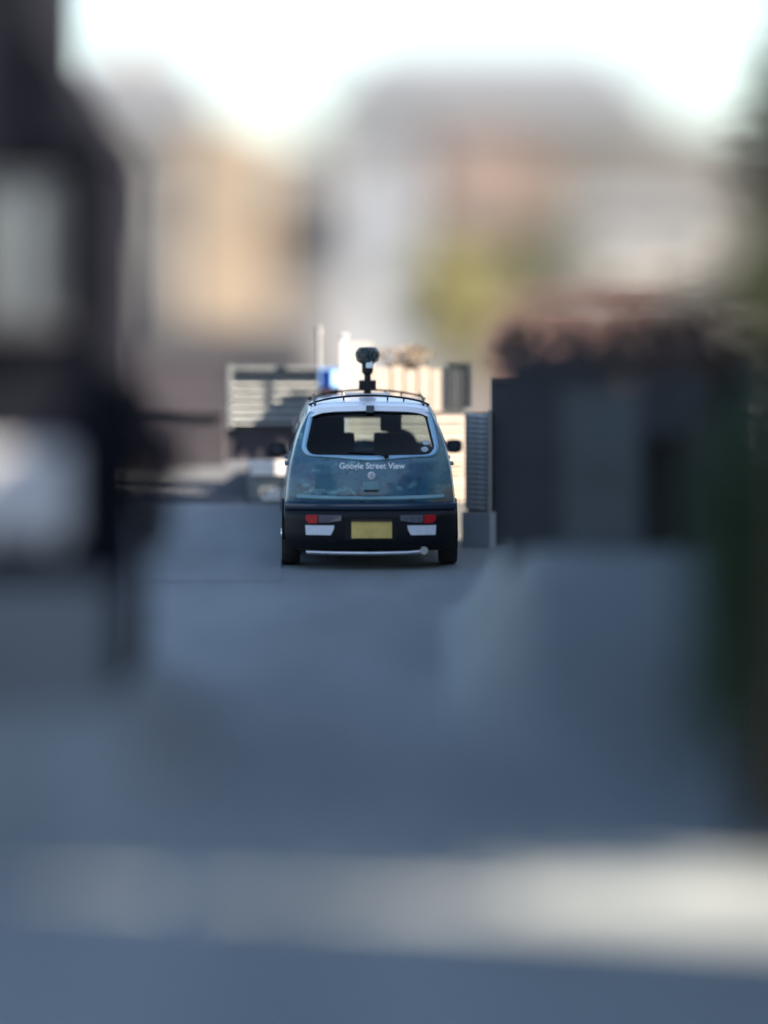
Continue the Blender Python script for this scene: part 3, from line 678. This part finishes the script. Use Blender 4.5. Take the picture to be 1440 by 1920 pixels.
# roof skin, whitened for the sky it reflects
rr = MB(); cols_ = 15
zroof = lambda x, t: lerp_tab([(0, 1.39), (.28, 1.382), (.42, 1.366), (.50, 1.338)], abs(x))
rows_ = []
for i in range(13):
    t = i / 12; y_ = .40 + t * 1.22
    rows_.append([(x, y_ + (.10 * (abs(x) / .74) ** 3 if i == 0 else 0), zroof(x, t) + .005 + .022 * math.sin(math.pi * min(1, (t * .95))) + (.0 if i else -.012)) for x in [-.5 + j / (cols_ - 1) for j in range(cols_)]])
rr.v = [p for rw_ in rows_ for p in rw_]
rr.f = [(i * cols_ + j, i * cols_ + j + 1, (i + 1) * cols_ + j + 1, (i + 1) * cols_ + j) for i in range(12) for j in range(cols_ - 1)]
rr.build('roof_skin', 'roof_sky', car, smooth=True)
# spoiler lip over the window
sp_ = []
for i in range(21):
    x = -.505 + i * .0505; z = lerp_tab([(0, 1.378), (.28, 1.372), (.42, 1.358), (.505, 1.322)], abs(x)); y0 = .345 + .10 * (abs(x) / .74) ** 3
    sp_.append([(x, y0 - .035, z - .044), (x, y0 - .052, z - .036), (x, y0 - .012, z + .006), (x, y0 + .08, z + .016), (x, y0 + .08, z - .03)])
s2 = loft(sp_, True); s2.f += [(0, 1, 2, 3, 4), tuple(100 + q for q in (4, 3, 2, 1, 0))]
spoiler = s2.build('spoiler', 'roof_sky', car, smooth=True)
MB().box2((-.034, .285, 1.325), (.034, .36, 1.385)).build('stop_lamp', 'steel', car, bevel=.006)
# windscreen
ws = MB(); wsr = []
for i in range(9):
    z = .93 + i * .05; hwid = lerp_tab([(.93, .63), (1.19, .55), (1.33, .46)], z)
    wsr.append([(-hwid + 2 * hwid * j / 10, yend(z) + .06 * (1 - ((j - 5) / 5) ** 2) - .0, z) for j in range(11)])
ws.v = [p for rw_ in wsr for p in rw_]; ws.f = [(i * 11 + j, i * 11 + j + 1, (i + 1) * 11 + j + 1, (i + 1) * 11 + j) for i in range(8) for j in range(10)]
ws.build('windscreen', 'screen', car, smooth=True)
# bonnet and nose
nr = []
for i in range(9):
    t = i / 8; y_ = 2.40 + t * .60; w2 = .715 * (1 - .12 * t ** 3); zt_ = .93 - .12 * t - .10 * t ** 4
    nr.append([(-w2, y_, .22), (-w2 * 1.01, y_, .5), (-w2 * .97, y_, zt_ - .10), (-w2 * .80, y_, zt_ - .01), (0, y_, zt_ + .02), (w2 * .80, y_, zt_ - .01), (w2 * .97, y_, zt_ - .10), (w2 * 1.01, y_, .5), (w2, y_, .22)])
nb = loft(nr, True); nb.f += [tuple(range(8, -1, -1)), tuple(72 + q for q in range(9))]
nb.build('bonnet', 'wrap', car, smooth=True)
for s_ in (-1, 1): MB().box((s_ * .52, 3.0, .66), (.26, .05, .14)).build('headlight', 'clear', car, bevel=.02)
# side windows, door handles, arches, mirrors
for s_ in (-1, 1):
    def sx(z): return lerp_tab([(.96, .684), (1.08, .650), (1.19, .608), (1.29, .555)], z) + .006
    for (ya, yb, yc, yd) in ((.62, 1.15, 1.12, .78), (1.22, 2.20, 1.70, 1.20)):
        quad = []
        for (yy, zz) in ((ya, .97), (yb, .97), (yc, 1.285), (yd, 1.285)):
            quad.append((s_ * (sx(zz) + .005), yy, zz))
        b = MB(); b.add(quad + [(x - s_ * .012, y, z) for x, y, z in quad], [(0, 1, 2, 3), (7, 6, 5, 4), (0, 4, 5, 1), (1, 5, 6, 2), (2, 6, 7, 3), (3, 7, 4, 0)])
        b.build('side_window', 'pane', car)
    for yy in (.72, 1.42): MB().box((s_ * .716, yy, .86), (.03, .16, .028)).build('door_handle', 'wrap', car, bevel=.008)
    for yy in (.57, 2.62):
        ar = MB(); k_ = 20
        pts = [(math.cos(R(180 * i / k_)), math.sin(R(180 * i / k_))) for i in range(k_ + 1)]
        ar.add([(s_ * .752, yy + c * .33, .24 + s3 * .33) for c, s3 in pts] + [(s_ * .68, yy + c * .30, .24 + s3 * .30) for c, s3 in pts], [(i, i + 1, i + 1 + k_ + 1, i + k_ + 1) for i in range(k_)])
        ar.add([(s_ * .7505, yy + c * .33, .24 + s3 * .33) for c, s3 in pts] + [(s_ * .7505, yy + c * .27, .24 + s3 * .27) for c, s3 in pts], [(i, i + 1, i + 1 + k_ + 1, i + k_ + 1) for i in range(k_)])
        ar.add([(s_ * .7495, yy, .24)] + [(s_ * .7495, yy + c * .30, .24 + s3 * .30) for c, s3 in pts], [(0, i + 1, i + 2) for i in range(k_)])
        ar.build('wheel_arch', 'black', car)
        wh = MB().lathe([(.17, -.07), (.245, -.078), (.262, -.055), (.266, 0), (.262, .055), (.245, .078), (.17, .07)], (s_ * .678, yy, .262), 'x', 32).build('wheel', 'rubber', car, smooth=True)
        MB().lathe([(.17, 0), (.16, .02), (.05, .03), (.04, .045)] if s_ > 0 else [(.17, 0), (.16, -.02), (.05, -.03), (.04, -.045)], (s_ * .722, yy, .262), 'x', 20).build('rim', 'alu', wh, smooth=True)
    zc = .884 + (.017 if s_ > 0 else -.012)
    mh = MB(); rgs = []
    for (yy, k_) in ((-.05, .80), (-.045, 1.0), (0, 1.0), (.06, .8), (.1, .4)):
        rg = []
        for i in range(16):
            a = 2 * math.pi * i / 16; e = .6
            rg.append((s_ * .795 + math.copysign(abs(math.cos(a)) ** e, math.cos(a)) * .078 * k_, 2.25 + yy, zc + math.copysign(abs(math.sin(a)) ** e, math.sin(a)) * .062 * k_))
        rgs.append(rg)
    mh = loft(rgs); mh.f += [tuple(range(15, -1, -1)), tuple(64 + q for q in range(16))]
    mo = mh.build('wing_mirror', 'blacks', car, smooth=True)
    MB().box((s_ * .70, 2.28, zc - .03), (.06, .05, .04)).build('mirror_arm', 'black', mo, bevel=.01)
    gq = [(s_ * .795 + math.cos(2 * math.pi * i / 16) * .055, 2.198, zc + math.sin(2 * math.pi * i / 16) * .042) for i in range(16)]
    q = MB(); q.add(gq, [tuple(range(16))]); q.add([(x, y + .004, z) for x, y, z in gq], [tuple(range(15, -1, -1))]); q.build('mirror_glass', 'pane', mo)
# bumper
def bump_y(x, z): return -.045 + .16 * (abs(x) / .735) ** 5 + .05 * max(0, (.30 - z) / .12) ** 2 + .06 * max(0, (z - .46) / .05) ** 2
bz = [.185, .20, .23, .27, .32, .38, .43, .46, .48, .495, .505]
bxs = [-.735 + 1.47 * i / 42 for i in range(43)]
bb = loft([[(x * (1 - .03 * max(0, (.3 - z) / .12)), bump_y(x, z), z) for x in bxs] + [(x * .97, .16, z) for x in reversed(bxs)] for z in bz])
n2 = 86; bb.f += [tuple(range(n2 - 1, -1, -1)), tuple((len(bz) - 1) * n2 + q for q in range(n2))]
bumper = bb.build('bumper', 'blacks', car, smooth=True)
tb = loft([[(x, .05 - dy_ + .12 * (abs(x) / .735) ** 4, z) for x in bxs] for z, dy_ in ((.507, .0), (.515, .028), (.54, .036), (.56, .03), (.572, .0))], False)
tb.build('bumper_top', 'navy', car, smooth=True)
for s_ in (-1, 1):
    def poly(pts, name, m, yo=-.012, th=.03):
        q = MB(); n_ = len(pts)
        q.add([(s_ * x, bump_y(x, z) + yo, z) for x, z in pts] + [(s_ * x, bump_y(x, z) + yo + th, z) for x, z in pts], [tuple(range(n_)), tuple(range(2 * n_ - 1, n_ - 1, -1))] + [(i, i + n_, (i + 1) % n_ + n_, (i + 1) % n_) for i in range(n_)])
        return q.build(name, m, bumper, bevel=.004)
    poly([(.455, .402), (.53, .402), (.555, .432), (.553, .472), (.455, .475)], 'tail_lamp', 'red')
    poly([(.25, .425), (.37, .408), (.445, .408), (.445, .472), (.25, .470)], 'reversing_lamp', 'clear')
    poly([(.342, .302), (.552, .302), (.558, .385), (.310, .385), (.318, .345)], 'reflector_panel', 'reflect')
    poly([(.30, .245), (.56, .262), (.56, .285), (.34, .288)], 'bumper_vent', 'black', -.006)
# number plate
MB().box2((-.215, -.052, .262), (.215, -.043, .455)).build('plate_recess', 'black', bumper)
pt = MB().box2((-.165, -.062, .276), (.18, -.052, .418)).build('number_plate', 'plate', bumper, bevel=.003)
MB().box2((-.165, -.075, .421), (.18, -.055, .437)).build('plate_lamp', 'wood', bumper)
# bright bar standing in for sunlit road seen under the car; exhaust
MB().tube([(-.55, .03, .150), (-.3, .0, .145), (0, -.01, .143), (.3, 0, .146), (.43, .02, .155)], .019, 10).build('sunlit_gap_bar', 'chrome', car, smooth=True)
MB().lathe([(.034, 0), (.036, .02), (.034, .14), (.026, .14), (.026, .03)], (.455, .0, .165), 'y', 16).build('exhaust_tip', 'alu', car, smooth=True)
MB().box2((-.62, .10, .16), (.62, 2.9, .22)).build('underbody', 'black', car)
MB().tube([(-.66, .57, .24), (.66, .57, .24)], .04, 8).build('rear_axle', 'black', car)
# tailgate details
cr_ = MB(); cx_ = [-.63 + 1.26 * i / 30 for i in range(31)]
cr_ = loft([[(x, rear_y(x, z_) - dy_, z_ + .012 * (abs(x) / .63) ** 2) for x in cx_] for z_, dy_ in ((.590, .0), (.600, .012), (.612, .012), (.626, -.001))], False)
cr_.build('tailgate_lip', 'teal', car, smooth=True)
hd_ = MB().box((-.0 + .005, rear_y(0, .71) - .006, .712), (.135, .02, .07)).build('handle_plate', 'teal', car, bevel=.006)
MB().box((.005, rear_y(0, .68) - .016, .673), (.12, .022, .012)).build('handle_grip', 'black', car)
# round badge with an S
bd = MB().lathe([(.032, .012), (.033, .004), (.03, -.004), (.0, -.006)], (.008, rear_y(0, .8) - .005, .80), 'y', 24).build('badge', 'letter', car, smooth=True)
Sp = [(-.022, .004), (-.004, .022), (.003, .022), (.022, .010), (.012, .006), (.002, .012), (-.008, .004), (.022, -.004), (.004, -.022), (-.003, -.022), (-.022, -.010), (-.012, -.006), (-.002, -.012), (.008, -.004)]
q = MB().prism([(x + .008, z + .80) for x, z in Sp], rear_y(0, .8) - .017, rear_y(0, .8) - .012).build('badge_letter', 'alu', bd)
# lettering
tx = bpy.data.curves.new('lettering', 'FONT'); tx.body = 'Google Street View'; tx.align_x = 'CENTER'; tx.size = .073; tx.extrude = .0012; tx.offset = .0014
to = bpy.data.objects.new('lettering', tx); COL.objects.link(to); to.parent = car; tx.materials.append(M['letter'])
to.location = (.012, rear_y(0, .86) - .010, .858); to.rotation_euler = (R(90 - 12), 0, 0)
bpy.context.view_layer.update()
wd = to.dimensions.x
lm = bpy.data.meshes.new_from_object(to.evaluated_get(bpy.context.evaluated_depsgraph_get())); lm.name = 'lettering'
kx = .56 / wd if wd > 0 else 1
lo, rt_ = to.location.copy(), to.rotation_euler.copy(); bpy.data.objects.remove(to); bpy.data.curves.remove(tx)
lo_ = link_mesh('lettering', lm, car, lo, rt_, (kx, 1, 1))
if not lm.materials: lm.materials.append(M['letter'])
# wiper
wp = MB().tube([(.135, rear_y(.135, .975) - .03, .968), (.02, rear_y(.02, .99) - .012, .992), (-.19, rear_y(-.19, 1.01) - .012, 1.0)], [.012, .009, .007], 8).build('wiper', 'black', car, smooth=True)
MB().lathe([(.022, 0), (.022, .03), (.012, .04)], (.135, rear_y(.135, .965) - .035, .962), 'y', 14).build('wiper_pivot', 'black', wp, smooth=True)
for (x, z, a, b_) in ((.478, 1.07, .032, .018), (.465, 1.018, .030, .022)):
    q = MB(); e = [(x + a * math.cos(2 * math.pi * i / 16), z + b_ * math.sin(2 * math.pi * i / 16)) for i in range(16)]
    q.add([(ex, rear_y(ex, ez) + .010, ez) for ex, ez in e], [tuple(range(16))]); q.build('sticker', 'sticker', rear_glass)
# cabin
def seat(x, w2, top, y_, nm='seat'):
    b = MB().box((x, y_, .72), (w2, .13, .72)).box((x, y_ + .28, .42), (w2, .5, .18))
    s3 = b.build(nm, 'inside', car, bevel=.03)
    MB().box((x, y_ - .02, top - .08), (w2 * .62, .09, .17)).build('headrest', 'inside', s3, bevel=.03)
    return s3
seat(-.345, .46, 1.22, 1.35); seat(.205, .30, 1.26, 1.35)
MB().box((-.10, 1.86, 1.235), (.84, .05, .12)).build('sun_visor', 'inside', car, bevel=.02)
MB().box((0, .62, .66), (1.16, .14, .50)).build('rear_bench', 'inside', car, bevel=.03)
MB().box((0, 2.26, .78), (1.2, .3, .18)).build('dashboard', 'inside', car, bevel=.03)
MB().box((.0, 1.80, 1.235), (.20, .03, .06)).build('rear_view_mirror', 'inside', car, bevel=.01)
st_ = MB(); st_.lathe([(.17, -.01), (.18, 0), (.17, .01), (.15, 0)], (.29, 1.95, .9), 'y', 24); st_.build('steering_wheel', 'inside', car)
# roof rack
for yy in (.72, 1.55):
    pts = [(-.52 + 1.04 * i / 16, yy, 1.352 + .082 * (1 - ((i - 8) / 8) ** 2) ** .7 + .012) for i in range(17)]
    rk = MB().tube(pts, .009, 8).build('rack_bar', 'black', car, smooth=True)
    for x in (-.50, -.22, .16, .30, .50):
        zr = zroof(x, 0) + .02; zt2 = 1.364 + .082 * max(0, 1 - (x / .52) ** 2) ** .7
        MB().tube([(x, yy, zr - .02), (x, yy, max(zt2, zr + .01))], .008, 6).build('rack_foot', 'black', rk)
for s_ in (-1, 1): MB().tube([(s_ * .47, .60, 1.375), (s_ * .475, 1.1, 1.405), (s_ * .47, 1.70, 1.40)], .010, 8).build('roof_rail', 'black', car, smooth=True)
# camera mast
ms = MB().box2((-.20, 1.28, 1.405), (.20, 1.52, 1.425)).build('mast_plate', 'alu', car, bevel=.005)
MB().lathe([(.034, 1.42), (.030, 1.47), (.028, 1.62)], (0, 1.40, 0), 'z', 16).build('mast_pole', 'black', car, smooth=True)
MB().box2((-.075, 1.34, 1.455), (.075, 1.46, 1.538)).build('mast_bracket', 'black', car, bevel=.006)
MB().lathe([(.028, 1.585), (.045, 1.605), (.05, 1.62), (.05, 1.69), (.055, 1.70)], (0, 1.40, 0), 'z', 20).build('mast_neck', 'black', car, smooth=True)
hp_ = [(.0525, 1.683), (.092, 1.705), (.101, 1.725), (.101, 1.80), (.072, 1.829), (.03, 1.832), (0, 1.826), (0, 1.826)]
hh_ = MB().lathe([(r_, z_) for r_, z_ in hp_[:-1][:6]] + [(.004, 1.828)], (0, 1.40, 0), 'z', 8).build('camera_head', 'tealblack', car, bevel=.006)
hh_.rotation_euler = (0, 0, 0)
for a in range(8):
    t = R(22.5 + 45 * a); c_, s_ = math.cos(t), math.sin(t)
    b = MB(); prof = [(.030, .0), (.032, .012), (.024, .016), (.018, .010)]
    nn = 16; 
    for r_, h_ in prof:
        for k2 in range(nn):
            u = 2 * math.pi * k2 / nn; rx, rz = r_ * math.cos(u), r_ * math.sin(u); rad_ = .090 + h_
            b.v.append((c_ * rad_ - s_ * rx, 1.40 + s_ * rad_ + c_ * rx, 1.765 + rz))
    for i in range(3):
        for k2 in range(nn): b.f.append((i * nn + k2, i * nn + (k2 + 1) % nn, (i + 1) * nn + (k2 + 1) % nn, (i + 1) * nn + k2))
    b.f.append(tuple(3 * nn + k2 for k2 in range(nn)))
    b.build('lens', 'lensglass', hh_, smooth=True)
MB().box2((-.014, 1.322, 1.652), (.042, 1.351, 1.708)).build('mast_label', 'letter', car, bevel=.003)
